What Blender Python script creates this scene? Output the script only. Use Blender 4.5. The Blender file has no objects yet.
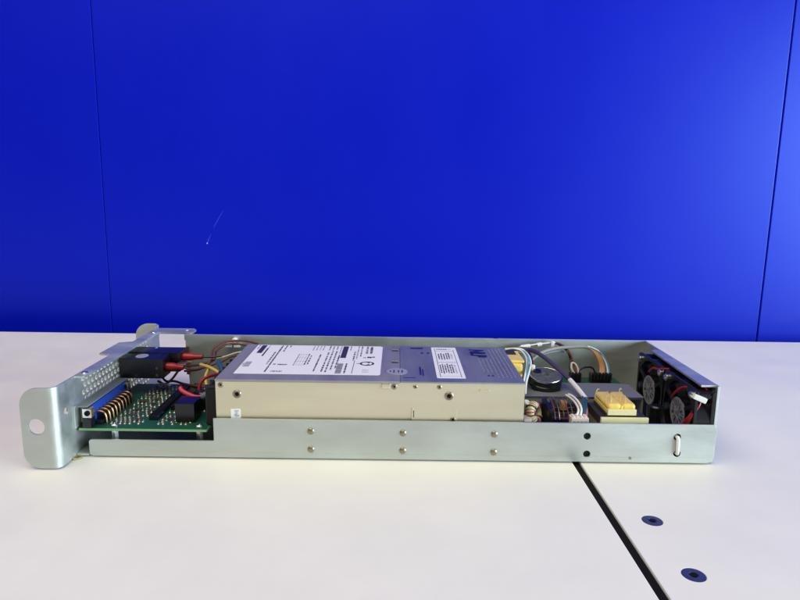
import bpy, bmesh, math, random
from mathutils import Vector, Matrix
random.seed(7)
PI = math.pi
S = 0.001                      # every length below is in millimetres
scene = bpy.context.scene
col = scene.collection

# ------------------------------------------------------------------ camera
cam_data = bpy.data.cameras.new('camera')
cam = bpy.data.objects.new('camera', cam_data); col.objects.link(cam)
cam_data.sensor_fit = 'HORIZONTAL'; cam_data.sensor_width = 36.0
cam_data.lens = 629.6 / 800 * 36
cam_data.clip_start = 0.01; cam_data.clip_end = 50
Rv = Vector((0.99989128, -0.00273516, 0.01448933))
Uv = Vector((-0.01378722, 0.17499225, 0.98447327))
Fv = Vector((0.00522822, 0.98456601, -0.17493551))
M = Matrix.Identity(4)
for i in range(3):
    M[i][0] = Rv[i]; M[i][1] = Uv[i]; M[i][2] = -Fv[i]
M[2][3] = 146 * S
cam.matrix_world = M
scene.camera = cam

# ------------------------------------------------------------------ world and lamps
world = bpy.data.worlds.new('World'); scene.world = world; world.use_nodes = True
wn = world.node_tree.nodes['Background']
wn.inputs['Color'].default_value = (0.86, 0.92, 1.0, 1); wn.inputs['Strength'].default_value = 0.05

def area(name, loc, aim, sx, sy, power, color):
    d = bpy.data.lights.new(name, 'AREA'); d.shape = 'RECTANGLE'; d.size = sx; d.size_y = sy
    d.energy = power; d.color = color
    o = bpy.data.objects.new(name, d); col.objects.link(o)
    o.location = loc
    o.rotation_euler = (Vector(aim) - Vector(loc)).to_track_quat('-Z', 'Y').to_euler()
    return o
area('window_light', (2.05, -0.50, 0.33), (0.35, 0.55, 0.06), 1.5, 0.64, 82, (0.68, 0.85, 1.0))
area('room_light', (-0.45, -0.25, 1.45), (-0.15, 0.2, 0.0), 1.8, 1.3, 25.5, (1.0, 0.905, 0.74))

scene.view_settings.view_transform = 'Standard'
scene.view_settings.look = 'None'
scene.view_settings.exposure = 0.0
scene.view_settings.gamma = 1.0

# ------------------------------------------------------------------ materials
def lin(r, g, b):
    f = lambda c: (c / 255 / 12.92) if c / 255 <= 0.04045 else ((c / 255 + 0.055) / 1.055) ** 2.4
    return (f(r), f(g), f(b), 1)

def mat(name, color, rough=0.5, metal=0.0, spec=0.5, var=0.0, vscale=200, rvar=0.0, bump=0.0, bscale=900, stretch=(1, 1, 1), alpha=None):
    m = bpy.data.materials.new(name); m.use_nodes = True
    nt = m.node_tree; b = nt.nodes['Principled BSDF']
    c = color if len(color) == 4 else (*color, 1)
    b.inputs['Base Color'].default_value = c
    b.inputs['Roughness'].default_value = rough
    b.inputs['Metallic'].default_value = metal
    b.inputs['Specular IOR Level'].default_value = spec
    if var or rvar or bump:
        geo = nt.nodes.new('ShaderNodeNewGeometry')
        mp = nt.nodes.new('ShaderNodeMapping'); mp.inputs['Scale'].default_value = stretch
        nt.links.new(geo.outputs['Position'], mp.inputs['Vector'])
        nz = nt.nodes.new('ShaderNodeTexNoise'); nz.inputs['Scale'].default_value = vscale
        nz.inputs['Detail'].default_value = 6; nz.inputs['Roughness'].default_value = 0.65
        nt.links.new(mp.outputs['Vector'], nz.inputs['Vector'])
    if var:
        mr = nt.nodes.new('ShaderNodeMapRange')
        mr.inputs['From Min'].default_value = 0.3; mr.inputs['From Max'].default_value = 0.7
        mr.inputs['To Min'].default_value = 1 - var; mr.inputs['To Max'].default_value = 1 + var
        nt.links.new(nz.outputs['Fac'], mr.inputs['Value'])
        mx = nt.nodes.new('ShaderNodeVectorMath'); mx.operation = 'SCALE'
        mx.inputs[0].default_value = c[:3]
        nt.links.new(mr.outputs['Result'], mx.inputs['Scale'])
        nt.links.new(mx.outputs['Vector'], b.inputs['Base Color'])
    if rvar:
        mr2 = nt.nodes.new('ShaderNodeMapRange')
        mr2.inputs['From Min'].default_value = 0.3; mr2.inputs['From Max'].default_value = 0.7
        mr2.inputs['To Min'].default_value = rough - rvar; mr2.inputs['To Max'].default_value = rough + rvar
        nt.links.new(nz.outputs['Fac'], mr2.inputs['Value'])
        nt.links.new(mr2.outputs['Result'], b.inputs['Roughness'])
    if bump:
        nb = nt.nodes.new('ShaderNodeTexNoise'); nb.inputs['Scale'].default_value = bscale
        nb.inputs['Detail'].default_value = 4
        nt.links.new(mp.outputs['Vector'], nb.inputs['Vector'])
        bp = nt.nodes.new('ShaderNodeBump'); bp.inputs['Strength'].default_value = bump
        bp.inputs['Distance'].default_value = 0.0004
        nt.links.new(nb.outputs['Fac'], bp.inputs['Height'])
        nt.links.new(bp.outputs['Normal'], b.inputs['Normal'])
    return m

STEEL = mat('zinc_steel', (0.555, 0.59, 0.555), 0.52, 0.90, var=0.07, vscale=70, rvar=0.09, bump=0.16, bscale=900, stretch=(0.35, 1, 1))
DULL = mat('dull_grey_steel', (0.24, 0.26, 0.25), 0.7, 0.55, var=0.05, vscale=90)
BEIGE = mat('yellow_chromate_steel', (0.775, 0.735, 0.55), 0.42, 0.95, var=0.06, vscale=55, rvar=0.10, bump=0.30, bscale=160, stretch=(0.15, 1, 1))
COVER = mat('brushed_cover_steel', (0.39, 0.375, 0.385), 0.64, 0.88, var=0.06, vscale=90, rvar=0.07, bump=0.10, bscale=900, stretch=(1, 0.15, 1))
COVERB = mat('bluish_cover_steel', (0.33, 0.335, 0.375), 0.60, 0.9, var=0.06, vscale=90, rvar=0.07, bump=0.10, bscale=900, stretch=(1, 0.15, 1))
SILVER = mat('bright_metal', (0.78, 0.78, 0.76), 0.28, 1.0, var=0.05, vscale=400)
BRASS = mat('brass', (0.62, 0.50, 0.30), 0.35, 1.0, var=0.1, vscale=500)
RIVET = mat('rivet_metal', (0.33, 0.295, 0.21), 0.42, 1.0, var=0.1, vscale=500)
GOLD = mat('gold_pins', (0.33, 0.22, 0.10), 0.42, 1.0)
SOLDER = mat('solder', (0.36, 0.34, 0.27), 0.42, 1.0, var=0.4, vscale=700)
BLACK = mat('black_plastic', (0.006, 0.006, 0.009), 0.27, 0, var=0.2, vscale=300)
BLACKM = mat('black_matte', (0.010, 0.010, 0.012), 0.65, 0, spec=0.3)
HOLE = mat('dark_recess', (0.006, 0.006, 0.006), 0.8, 0, spec=0.1)
DGREY = mat('dark_grey_plastic', (0.045, 0.048, 0.055), 0.45, 0, var=0.1, vscale=300)
PCB = mat('green_circuit_board', (0.008, 0.078, 0.045), 0.5, 0, spec=0.3, var=0.25, vscale=500)
PCBE = mat('circuit_board_edge', (0.16, 0.30, 0.14), 0.6, 0)
BLUEP = mat('blue_plastic', (0.008, 0.06, 0.36), 0.4, 0)
RED = mat('red_insulation', (0.33, 0.008, 0.010), 0.35, 0)
BROWN = mat('brown_insulation', (0.12, 0.035, 0.03), 0.45, 0)
ORANGE = mat('orange_insulation', (0.50, 0.24, 0.09), 0.45, 0)
YELLOW = mat('yellow_insulation', (0.65, 0.46, 0.10), 0.45, 0)
CREAM = mat('cream_insulation', (0.68, 0.62, 0.48), 0.45, 0)
WHITE = mat('white_plastic', (0.78, 0.77, 0.73), 0.4, 0)
PINK = mat('pale_pink_nylon', (0.74, 0.62, 0.55), 0.45, 0)
GREYI = mat('grey_insulation', (0.30, 0.29, 0.26), 0.5, 0)
SHRINK = mat('grey_heatshrink', (0.14, 0.19, 0.22), 0.45, 0)
TEAL = mat('blue_insulation', (0.02, 0.10, 0.17), 0.45, 0)
CYAN = mat('light_blue_insulation', (0.08, 0.30, 0.48), 0.45, 0)
VIOLET = mat('dark_violet_sleeve', (0.055, 0.042, 0.085), 0.4, 0)
TAPE = mat('yellow_tape', (0.82, 0.61, 0.14), 0.33, 0, var=0.12, vscale=250)
BOBBIN = mat('pale_yellow_bobbin', (0.76, 0.70, 0.38), 0.4, 0, var=0.05, vscale=200)
FERRITE = mat('ferrite', (0.030, 0.025, 0.022), 0.5, 0)
LABELW = mat('white_paper', (0.88, 0.88, 0.89), 0.42, 0)
INK = mat('label_ink', (0.035, 0.033, 0.05), 0.5, 0)
INKM = mat('label_ink_mid', (0.22, 0.22, 0.26), 0.5, 0)
INKF = mat('label_ink_faint', (0.42, 0.42, 0.46), 0.5, 0)
NAVY = mat('navy_ink', (0.012, 0.014, 0.11), 0.4, 0.0)
STICK = mat('silver_sticker', (0.36, 0.37, 0.44), 0.45, 0.2)
HUBG = mat('fan_sticker_grey', (0.25, 0.255, 0.27), 0.4, 0)
HUBL = mat('fan_sticker_print', (0.035, 0.036, 0.042), 0.4, 0)
SCREWB = mat('blue_zinc_screw', (0.075, 0.092, 0.19), 0.42, 0.6, var=0.15, vscale=300)
TABLE = mat('white_laminate', (0.835, 0.82, 0.755), 0.45, 0, spec=0.3, var=0.025, vscale=22, rvar=0.10, bump=0.06, bscale=1200)
STRIP = mat('black_gap_seal', (0.008, 0.007, 0.007), 0.8, 0, spec=0.15, var=0.3, vscale=500)
TEDGE = mat('laminate_edge_brown', (0.10, 0.055, 0.03), 0.6, 0)
WALLM = mat('blue_panel_lacquer', (0.0002, 0.0045, 0.42), 0.39, 0, spec=0.6, var=0.035, vscale=5, rvar=0.035, bump=0.05, bscale=260, stretch=(1, 1, 0.5))
SCRATCH = mat('scratch_mark', (0.05, 0.10, 0.80), 0.5, 0)
CHIP = mat('scratch_chip', (0.45, 0.52, 0.9), 0.5, 0)

WALLM.node_tree.nodes['Principled BSDF'].inputs['Specular Tint'].default_value = (0.30, 0.50, 1.0, 1)   # sheen tinted blue so reflected light does not grey the wall

# ------------------------------------------------------------------ mesh helpers
class MB:
    """collects shapes (millimetres) into one mesh"""
    def __init__(s):
        s.v = []; s.f = []; s.m = []; s.mats = []
    def mi(s, m):
        if m not in s.mats: s.mats.append(m)
        return s.mats.index(m)
    def add(s, vs, fs, m):
        o = len(s.v); k = s.mi(m)
        s.v += [tuple(v) for v in vs]; s.f += [tuple(i + o for i in f) for f in fs]; s.m += [k] * len(fs)
        return s
    def bm(s, b, m):
        b.verts.ensure_lookup_table()
        for i, v in enumerate(b.verts): v.index = i
        s.add([v.co for v in b.verts], [[v.index for v in f.verts] for f in b.faces], m); b.free()
        return s
    def box(s, x0, x1, y0, y1, z0, z1, m, bev=0.0, seg=2):
        b = bmesh.new(); bmesh.ops.create_cube(b, size=1)
        for v in b.verts:
            v.co = Vector(((x0 + x1) / 2 + v.co.x * (x1 - x0), (y0 + y1) / 2 + v.co.y * (y1 - y0), (z0 + z1) / 2 + v.co.z * (z1 - z0)))
        if bev: bmesh.ops.bevel(b, geom=b.edges[:], offset=bev, segments=seg, affect='EDGES', profile=0.5)
        return s.bm(b, m)
    def obox(s, c, ex, ey, ez, m, bev=0.0):
        """oriented box: centre and three half-axes"""
        b = bmesh.new(); bmesh.ops.create_cube(b, size=2)
        if bev:
            lx, ly, lz = Vector(ex).length, Vector(ey).length, Vector(ez).length
            for v in b.verts: v.co = Vector((v.co.x * lx, v.co.y * ly, v.co.z * lz))
            bmesh.ops.bevel(b, geom=b.edges[:], offset=bev, segments=2, affect='EDGES', profile=0.5)
            ex, ey, ez = Vector(ex) / lx, Vector(ey) / ly, Vector(ez) / lz
        for v in b.verts: v.co = Vector(c) + Vector(ex) * v.co.x + Vector(ey) * v.co.y + Vector(ez) * v.co.z
        return s.bm(b, m)
    def lathe(s, prof, c, axis, m, n=24):
        """profile = (radius, height) pairs along axis from c"""
        a = Vector(axis).normalized(); u = a.orthogonal().normalized(); w = a.cross(u)
        vs, fs = [], []
        for r, h in prof:
            for k in range(n):
                t = 2 * PI * k / n
                vs.append(Vector(c) + a * h + (u * math.cos(t) + w * math.sin(t)) * max(r, 1e-4))
        for i in range(len(prof) - 1):
            for k in range(n):
                k2 = (k + 1) % n
                fs.append((i * n + k, i * n + k2, (i + 1) * n + k2, (i + 1) * n + k))
        fs.append(tuple(range(n))[::-1]); fs.append(tuple((len(prof) - 1) * n + k for k in range(n)))
        return s.add(vs, fs, m)
    def cyl(s, c, axis, r, h, m, n=20, bev=0.15):
        return s.lathe([(r - bev, 0), (r, bev), (r, h - bev), (r - bev, h)], c, axis, m, n)
    def tube(s, pts, r, m, n=10, sub=6):
        P = [Vector(p) for p in pts]
        if len(P) > 2:
            Q = []
            for i in range(len(P) - 1):
                a = P[max(i - 1, 0)]; b = P[i]; c = P[i + 1]; d = P[min(i + 2, len(P) - 1)]
                for k in range(sub):
                    t = k / sub
                    Q.append(0.5 * (2 * b + (c - a) * t + (2 * a - 5 * b + 4 * c - d) * t * t + (3 * b - a - 3 * c + d) * t ** 3))
            Q.append(P[-1]); P = Q
        vs, fs = [], []; up = None
        for i, p in enumerate(P):
            d = (P[min(i + 1, len(P) - 1)] - P[max(i - 1, 0)]).normalized()
            if up is None: up = d.orthogonal().normalized()
            up = (up - d * up.dot(d)).normalized(); w = d.cross(up)
            rr = r(i / (len(P) - 1)) if callable(r) else r
            for k in range(n):
                t = 2 * PI * k / n
                vs.append(p + (up * math.cos(t) + w * math.sin(t)) * rr)
        for i in range(len(P) - 1):
            for k in range(n):
                k2 = (k + 1) % n
                fs.append((i * n + k, i * n + k2, (i + 1) * n + k2, (i + 1) * n + k))
        fs.append(tuple(range(n))[::-1]); fs.append(tuple((len(P) - 1) * n + k for k in range(n)))
        return s.add(vs, fs, m)
    def plate(s, outer, holes, w0, w1, fn, m, bev=0.12):
        """sheet cut from a 2-D outline with real holes, thickness w0..w1; fn maps (u,v,w) to space"""
        cu = bpy.data.curves.new('tmp', 'CURVE'); cu.dimensions = '2D'; cu.fill_mode = 'BOTH'
        t = abs(w1 - w0) / 2; cu.extrude = t - bev; cu.bevel_depth = bev; cu.bevel_resolution = 1; cu.offset = -bev
        for loop in [outer] + holes:
            sp = cu.splines.new('POLY'); sp.points.add(len(loop) - 1); sp.use_cyclic_u = True
            for p, q in zip(sp.points, loop): p.co = (q[0], q[1], 0, 1)
        o = bpy.data.objects.new('tmp', cu); col.objects.link(o)
        dg = bpy.context.evaluated_depsgraph_get(); dg.update()
        me = bpy.data.meshes.new_from_object(o.evaluated_get(dg))
        wm = (w0 + w1) / 2
        s.add([fn(v.co.x, v.co.y, v.co.z + wm) for v in me.vertices], [tuple(p.vertices) for p in me.polygons], m)
        bpy.data.objects.remove(o); bpy.data.curves.remove(cu); bpy.data.meshes.remove(me)
        return s
    def text(s, body, size, thick, fn, m, shear=0.0, align='LEFT', bold=0.0):
        cu = bpy.data.curves.new('tmp', 'FONT'); cu.body = body; cu.size = size; cu.extrude = thick / 2; cu.shear = shear
        cu.align_x = align; cu.offset = bold
        o = bpy.data.objects.new('tmp', cu); col.objects.link(o)
        dg = bpy.context.evaluated_depsgraph_get(); dg.update()
        me = bpy.data.meshes.new_from_object(o.evaluated_get(dg))
        s.add([fn(v.co.x, v.co.y, v.co.z) for v in me.vertices], [tuple(p.vertices) for p in me.polygons], m)
        bpy.data.objects.remove(o); bpy.data.curves.remove(cu); bpy.data.meshes.remove(me)
        return s
    def build(s, name, parent=None, smooth=True, angle=35):
        xs = list(zip(*s.v)); c = Vector([(min(a) + max(a)) / 2 for a in xs])
        me = bpy.data.meshes.new(name)
        me.from_pydata([((Vector(v) - c) * S)[:] for v in s.v], [], s.f)
        for m in s.mats: me.materials.append(m)
        me.polygons.foreach_set('material_index', s.m)
        b = bmesh.new(); b.from_mesh(me)
        bmesh.ops.remove_doubles(b, verts=b.verts, dist=1e-7)
        bmesh.ops.recalc_face_normals(b, faces=b.faces); b.to_mesh(me); b.free()
        if smooth:
            me.polygons.foreach_set('use_smooth', [True] * len(me.polygons))
            me.set_sharp_from_angle(angle=math.radians(angle))
        o = bpy.data.objects.new(name, me); col.objects.link(o)
        if smooth:
            wm = o.modifiers.new('weighted_normal', 'WEIGHTED_NORMAL'); wm.keep_sharp = True; wm.weight = 80
        o['w'] = list(c)
        if parent:
            o.parent = parent; o.location = (c - Vector(parent['w'])) * S
        else: o.location = c * S
        return o

def circle(cx, cy, r, n=20, ry=None):
    ry = ry or r
    return [(cx + r * math.cos(2 * PI * k / n), cy + ry * math.sin(2 * PI * k / n)) for k in range(n)]
def rrect(x0, y0, x1, y1, r, n=6):
    """rounded rectangle, r = radii of (bottom-left, bottom-right, top-right, top-left)"""
    if not isinstance(r, (list, tuple)): r = [r] * 4
    out = []
    for (cx, cy, sx, sy, a), q in zip(((x0, y0, 1, 1, PI), (x1, y0, -1, 1, 1.5 * PI), (x1, y1, -1, -1, 0), (x0, y1, 1, -1, .5 * PI)), r):
        if q <= 0: out.append((cx, cy)); continue
        for k in range(n + 1):
            t = a + .5 * PI * k / n
            out.append((cx + sx * q + q * math.cos(t), cy + sy * q + q * math.sin(t)))
    return out
XZ = lambda y: (lambda u, v, w: (u, y + w, v))
YZ = lambda x: (lambda u, v, w: (x + w, u, v))
XY = lambda z: (lambda u, v, w: (u, v, z + w))

def thing(name, label, cat, loc):
    o = bpy.data.objects.new(name, None); col.objects.link(o); o.location = Vector(loc) * S
    o.empty_display_size = 0.02; o['w'] = list(loc); o['label'] = label; o['category'] = cat
    return o
def dup(o, wpos, parent):
    """copy of a part (and its own parts) centred at wpos"""
    c = o.copy(); col.objects.link(c); c.parent = parent
    c['w'] = list(wpos); c.location = (Vector(wpos) - Vector(parent['w'])) * S
    for ch in list(o.children):
        d = ch.copy(); col.objects.link(d); d.parent = c
    return c

# ================================================================== the setting
# ---- blue wall of three panels
wall = thing('panel_wall', 'glossy blue panel wall with thin vertical joints behind the white table', 'wall', (43, 660, 0))
for (x0, x1) in ((-1500, -304.8), (-304.45, 388.0), (389.2, 2000)):
    MB().box(x0, x1, 660, 678, -300, 1300, WALLM, 0.8).build('panel', wall, smooth=False)
MB().box(-1500, 2000, 681, 688, -300, 1300, HOLE).build('backing_board', wall)
sc = MB()
wz = lambda z: 146 + (z - 146) * 1.075
sc.tube([(x * 1.075, 659.98, wz(z)) for x, z in [(-185.2, 90.9), (-183.2, 95.5), (-181.5, 99)]], lambda t: 0.26 * (1 - t * .6), SCRATCH, 6)
sc.tube([(x * 1.075, 659.98, wz(z)) for x, z in [(-178.2, 106), (-175.5, 111), (-172.2, 116.5), (-169, 121.5)]], lambda t: 0.20 * (1 - abs(t - .4)), SCRATCH, 6)
sc.lathe([(0.7, 0), (0.6, 0.1), (0.1, 0.22)], (-185.4 * 1.075, 660, wz(90.4)), (0, -1, 0), CHIP, 8)
sc.build('scratch', wall)

# ---- white table of two tops with a dark joint
table = thing('white_table', 'white laminate table with a black joint and two blue screws', 'table', (0, 200, 0))
def table_screw_holes():
    return [circle(116.7, 262.0, 4.55, 32), circle(116.7, 221.5, 4.55, 32)]
MB().plate([(-1500, -700), (97.0, -700), (97.0, 611), (-1500, 611)], [], -18, 0, XY(0), TABLE, 0.3).build('table_top', table, smooth=False)
MB().plate([(101.4, -700), (1900, -700), (1900, 611), (101.4, 611)], table_screw_holes(), -18, 0, XY(0), TABLE, 0.3).build('table_top', table, smooth=False)
MB().box(96.2, 96.99, -699, 610, -17, -0.5, TEDGE).build('edge_band', table)
MB().box(97.02, 101.38, -699, 610, -14, -1.1, STRIP, 0.3).build('joint_strip', table)
for y in (262.0, 221.5):
    b = MB()
    b.lathe([(4.45, -4), (4.45, -0.06), (4.3, 0.02), (2.3, 0.05), (1.9, 0.0), (1.8, -0.3)], (116.7, y, 0), (0, 0, 1), SCREWB, 32)
    s1 = b.build('table_screw', table)
    hx = MB(); hx.lathe([(1.55, -.2), (1.55, 0.0), (0.9, -.05)], (116.7, y, 0.06), (0, 0, 1), HOLE, 6); hx.build('hex_socket', s1)

# ================================================================== the device
dev = thing('rack_power_supply', 'open flat rack-mount power supply chassis of zinc steel with eared perforated faceplate', 'power supply', (4, 373, 0))

# ---- sheet-metal tray
MB().plate(rrect(-172, 322.6, 172.2, 424.2, 0.5, 2), [circle(-60, 350, 2), circle(60, 400, 2)], 0.95, 2.15, XY(0), STEEL).build('base_plate', dev)

fw = MB()
out = rrect(-165, 0.25, 173.5, 10.3, (2.2, 4.0, 0, 1.6))
top = []
out = []
def arc(cx, cy, r, a0, a1, n=6):
    return [(cx + r * math.cos(math.radians(a0 + (a1 - a0) * k / n)), cy + r * math.sin(math.radians(a0 + (a1 - a0) * k / n))) for k in range(n + 1)]
out += arc(-162.8, 3.1, 2.2, 180, 270) + arc(169.5, 4.9, 4.0, 270, 360) + arc(171.7, 21.1, 1.8, 0, 90)
out += [(-97.6, 22.9)] + [(-97.6, 10.9)] + arc(-98.3, 10.9, .7, 360, 270, 3) + arc(-163.4, 8.6, 1.6, 90, 180)
holes = [circle(103.8, 15.6, 1.95), circle(104.2, 5.4, 1.95), circle(152.6, 15.7, 1.95), circle(153.2, 6.3, 1.95)]
fw.plate(out, holes, 0, 1.2, XZ(321.4), STEEL, 0.2)
fw.box(-162.5, 169, 321.26, 321.5, 1.1, 3.9, STEEL, 0.1)          # pressed fold along the bottom
front = fw.build('front_wall', dev)
rv = None
for x, z in ((-45.2, 16.5), (-45.2, 6.2), (4.4, 16.1), (4.4, 6.1), (53.7, 16.1), (53.7, 5.9)):
    if rv is None:
        b = MB(); b.lathe([(1.85, 0), (1.8, 0.3), (1.45, 0.65), (0.8, 0.85), (0.0, 0.9)], (x, 321.4, z), (0, -1, 0), RIVET, 20)
        rv = b.build('rivet', front); base = Vector(rv['w']) - Vector((x, 321.4, z))
    else: dup(rv, Vector((x, 321.4, z)) + base, front)
b = MB(); b.lathe([(0.75, 0), (0.7, 0.3), (0.3, 0.4)], (128.1, 321.3, 3.4), (0, -1, 0), RIVET, 12); b.build('pin', front)
b = MB()
b.tube([(152.55, 325, 15.9), (152.55, 322, 15.6), (152.7, 320.6, 15.0), (153.0, 320.5, 7.4), (153.15, 322, 6.5), (153.2, 325, 6.3)], 0.95, WHITE, 10)
b.build('cable_tie', front)
b = MB(); b.box(98, 110, 322.7, 323.0, 1.6, 20, BLACKM); b.build('hole_shade_sheet', front)  # added black sheet standing in for the shade inside the bolt holes
b = MB(); b.box(147.5, 158, 325.2, 325.5, 1.6, 20, BLACKM); b.build('hole_shade_sheet', front)  # second added sheet, black in place of shade behind the cable-tie holes
bw = MB()
bw.plate([(-144.2, 0.9), (172.2, 0.9), (172.2, 44.2), (-145.8, 44.2), (-145.8, 36), (-143.6, 35), (-143.6, 30), (-145, 29.5), (-144.2, 12)], [circle(-100, 14, 2), circle(30, 14, 2)], 0, 1.2, XZ(424.3), STEEL, 0.15)
back = bw.build('back_wall', dev)
b = MB(); b.box(-145.6, -143.4, 423.2, 424.25, 16, 36, BROWN, 0.3); b.build('edge_guard', back)

ew = MB()
ew.plate([(322.7, 0.9), (425.5, 0.9), (425.5, 44.1), (322.7, 44.1)], [circle(342, 22, 17), circle(383.5, 22, 17)], 0, 1.2, YZ(172.3), STEEL, 0.15)
ew.plate([(164.4, 324.6), (172.6, 324.6), (172.6, 398), (170, 401), (166.6, 398)], [], 43.0, 44.2, XY(0), STEEL, 0.15)
endw = ew.build('end_wall', dev)

# ---- faceplate with ears, perforated
fp = MB()
holes = [circle(315, 28.6, 2.1)]
row = 0
z = 24.6
while z < 42:
    y = 334.2 + (2.2 if row % 2 else 0)
    while y < 425:
        if y > 330: holes.append(circle(y, z, 1.66, 12))
        y += 4.4
    z += 3.9; row += 1
z = 20.7; row = 1
while z > 6:
    y = 377 + (2.2 if row % 2 else 0)
    while y < 425:
        holes.append(circle(y, z, 1.66, 12)); y += 4.4
    z -= 3.9; row += 1
fp.plate([(309.4, 1.0), (441, 1.0), (441, 44.1), (309.4, 44.1)], holes, 0, 1.2, YZ(-173.4), STEEL, 0.15)
fp.plate(rrect(-190.6, 0.9, -176.2, 44.0, (8.5, 0, 0, 9.5), 10), [circle(-182.9, 23.4, 4.2, 32)], 0, 1.2, XZ(305.2), STEEL, 0.2)
n = 10                                                              # the rolled bend between ear and plate
vs, fs = [], []
for k in range(n + 1):
    t = PI / 2 * k / n
    for r in (4.2, 3.0):
        for zz in (0.95, 44.05):
            vs.append((-176.4 + r * math.sin(t), 309.4 - r * math.cos(t), zz))
for k in range(n):
    a = 4 * k; c = a + 4
    fs += [(a, c, c + 1, a + 1), (a + 3, c + 3, c + 2, a + 2), (a + 1, c + 1, c + 3, a + 3), (a + 2, c + 2, c, a)]
fp.add(vs, fs, STEEL)
fp.plate([(-173.2, 326), (-166.6, 326), (-166.6, 431), (-173.2, 431)], [], 43.1, 44.3, XY(0), STEEL, 0.15)
fp.plate([(-173.0, 370.5), (-173.0, 403.5), (-176, 402.6), (-181, 400.5), (-181, 373)], [], 43.0, 44.2, XY(0), STEEL, 0.15)
fp.plate(rrect(-189, 1.0, -173.2, 46.8, (8, 0, 1.5, 9), 10), [circle(-182.4, 23.4, 4.2, 24)], 0, 1.2, XZ(446), STEEL, 0.2)
fp.box(-173.4, -172.2, 440.9, 446.5, 1.0, 46.2, STEEL, 0.15)
fp.plate([(-172.3, 431), (-143, 431), (-143, 440), (-145.5, 444), (-172.3, 444)], [circle(-147.5, 437, 2.3)], 43.0, 44.2, XY(0), STEEL, 0.15)
fp.box(-146.8, -143.6, 425.4, 431.4, 40.0, 44.0, STEEL, 0.15)
face = fp.build('faceplate', dev)
b = MB(); b.lathe([(1.6, 0), (1.8, .4), (1.5, .9), (.3, 1.0)], (-169.2, 331, 44.25), (0, 0, 1), SILVER, 16); b.build('plate_screw', face)
b = MB(); b.lathe([(1.2, 0), (1.2, .4), (.9, .8), (.1, .9)], (-168.8, 428, 44.25), (0, 0, 1), SILVER, 16); b.build('plate_screw', face)
b = MB(); b.lathe([(2.9, 0), (3.0, .5), (2.7, 1.0), (1.2, 1.3), (0.2, 1.3)], (-171.5, 320.2, 0.05), (0, 0, 1), BRASS, 24); b.build('foot_screw', dev)
b = MB(); b.box(-171.9, -165.6, 321.6, 322.4, 0.95, 2.1, STEEL, .15); b.build('base_tongue', dev)

# ---- circuit board on standoffs, with its D connector
pb = MB(); pb.box(-171.0, -102.0, 323.6, 402, 14.4, 15.8, PCB, 0)
for i, f in enumerate(pb.f): pass
pb.box(-170.9, -102.1, 323.4, 323.62, 14.45, 15.75, PCBE)
pb.box(-102.02, -101.8, 323.7, 401.9, 14.45, 15.75, PCBE)
board = pb.build('circuit_board', dev)
for (x, y) in ((-153.5, 328.2), (-107.2, 328.2), (-107.2, 396)):
    b = MB(); b.cyl((x, y, 1.4), (0, 0, 1), 1.9, 13.0, SILVER, 6, 0.1); so = b.build('standoff', board)
    b = MB(); b.lathe([(2.0, 0), (2.0, .5), (1.6, 1.0), (.6, 1.1), (.5, .8), (0, .8)], (x, y, 15.8), (0, 0, 1), SILVER, 18); b.build('board_screw', board)
# header strips
for (x, y0, y1) in ((-135.5, 336, 394), (-128.9, 352, 396)):
    b = MB(); b.box(x - 2.4, x + 2.4, y0, y1, 15.8, 18.6, BLACK, 0.2)
    nn = int((y1 - y0) / 2.54)
    for k in range(nn):
        for dx in (-1.2, 1.2): b.box(x + dx - .55, x + dx + .55, y0 + 1 + k * 2.54, y0 + 2.1 + k * 2.54, 18.55, 18.68, HOLE)
    b.build('header_strip', board)
# soldered pins in rows of four
for (x0, x1, y0, y1) in ((-156.4, -140, 331, 398), (-130.5, -113, 331, 350), (-124, -104, 352, 398)):
    b = MB(); y = y0; r = 0
    while y < y1:
        x = x0 + (r % 2) * 1.3
        while x < x1:
            if random.random() < .8:
                b.lathe([(1.05, 0), (.85, .3), (.42, .6), (.34, .9 + random.random() * .4), (.1, 1.3)], (x + random.uniform(-.2, .2), y + random.uniform(-.2, .2), 15.78), (0, 0, 1), SOLDER, 7)
            x += 2.5
        y += 3.0; r += 1
    b.build('solder_pins', board)
for (x, y) in ((-150, 343), (-145, 362), (-152, 377), (-118, 372), (-112, 384), (-126, 337), (-140.5, 350), (-148, 390), (-144, 336), (-150, 352), (-146, 370), (-142, 382), (-153, 366), (-121, 362), (-116, 392), (-108, 378)):
    b = MB(); b.box(x - 1.8, x + 1.8, y - 1, y + 1, 15.8, 16.9, DGREY, .1)
    b.box(x - 2.3, x - 1.75, y - .95, y + .95, 15.8, 16.7, SOLDER); b.box(x + 1.75, x + 2.3, y - .95, y + .95, 15.8, 16.7, SOLDER)
    b.build('chip_component', board)
b = MB(); b.box(-122.2, -111.4, 333.2, 346, 15.8, 27.0, BLACK, 0.5); b.build('relay', board)
b = MB(); b.cyl((-113, 356, 15.8), (0, 0, 1), 4.2, 11, BLACK, 24, .5); b.build('capacitor', board)
b = MB(); b.box(-110, -104.5, 350, 392, 15.8, 25, BLACK, .6); b.build('connector_block', board)
dc = MB()
dc.box(-172.1, -171.3, 321.5, 375.5, 16.2, 28.6, STEEL, .15)
dc.box(-171.3, -168.2, 326.5, 371, 17.6, 27.6, DULL, .8)
dc.box(-171.4, -165.4, 323.2, 374.2, 27.5, 28.4, DULL, .2)
dsub = dc.build('d_connector', dev)
b = MB(); b.box(-168.2, -165.0, 328.0, 370.0, 16.6, 27.2, BLUEP, .5); b.build('insulator', dsub)
b = MB()
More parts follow.
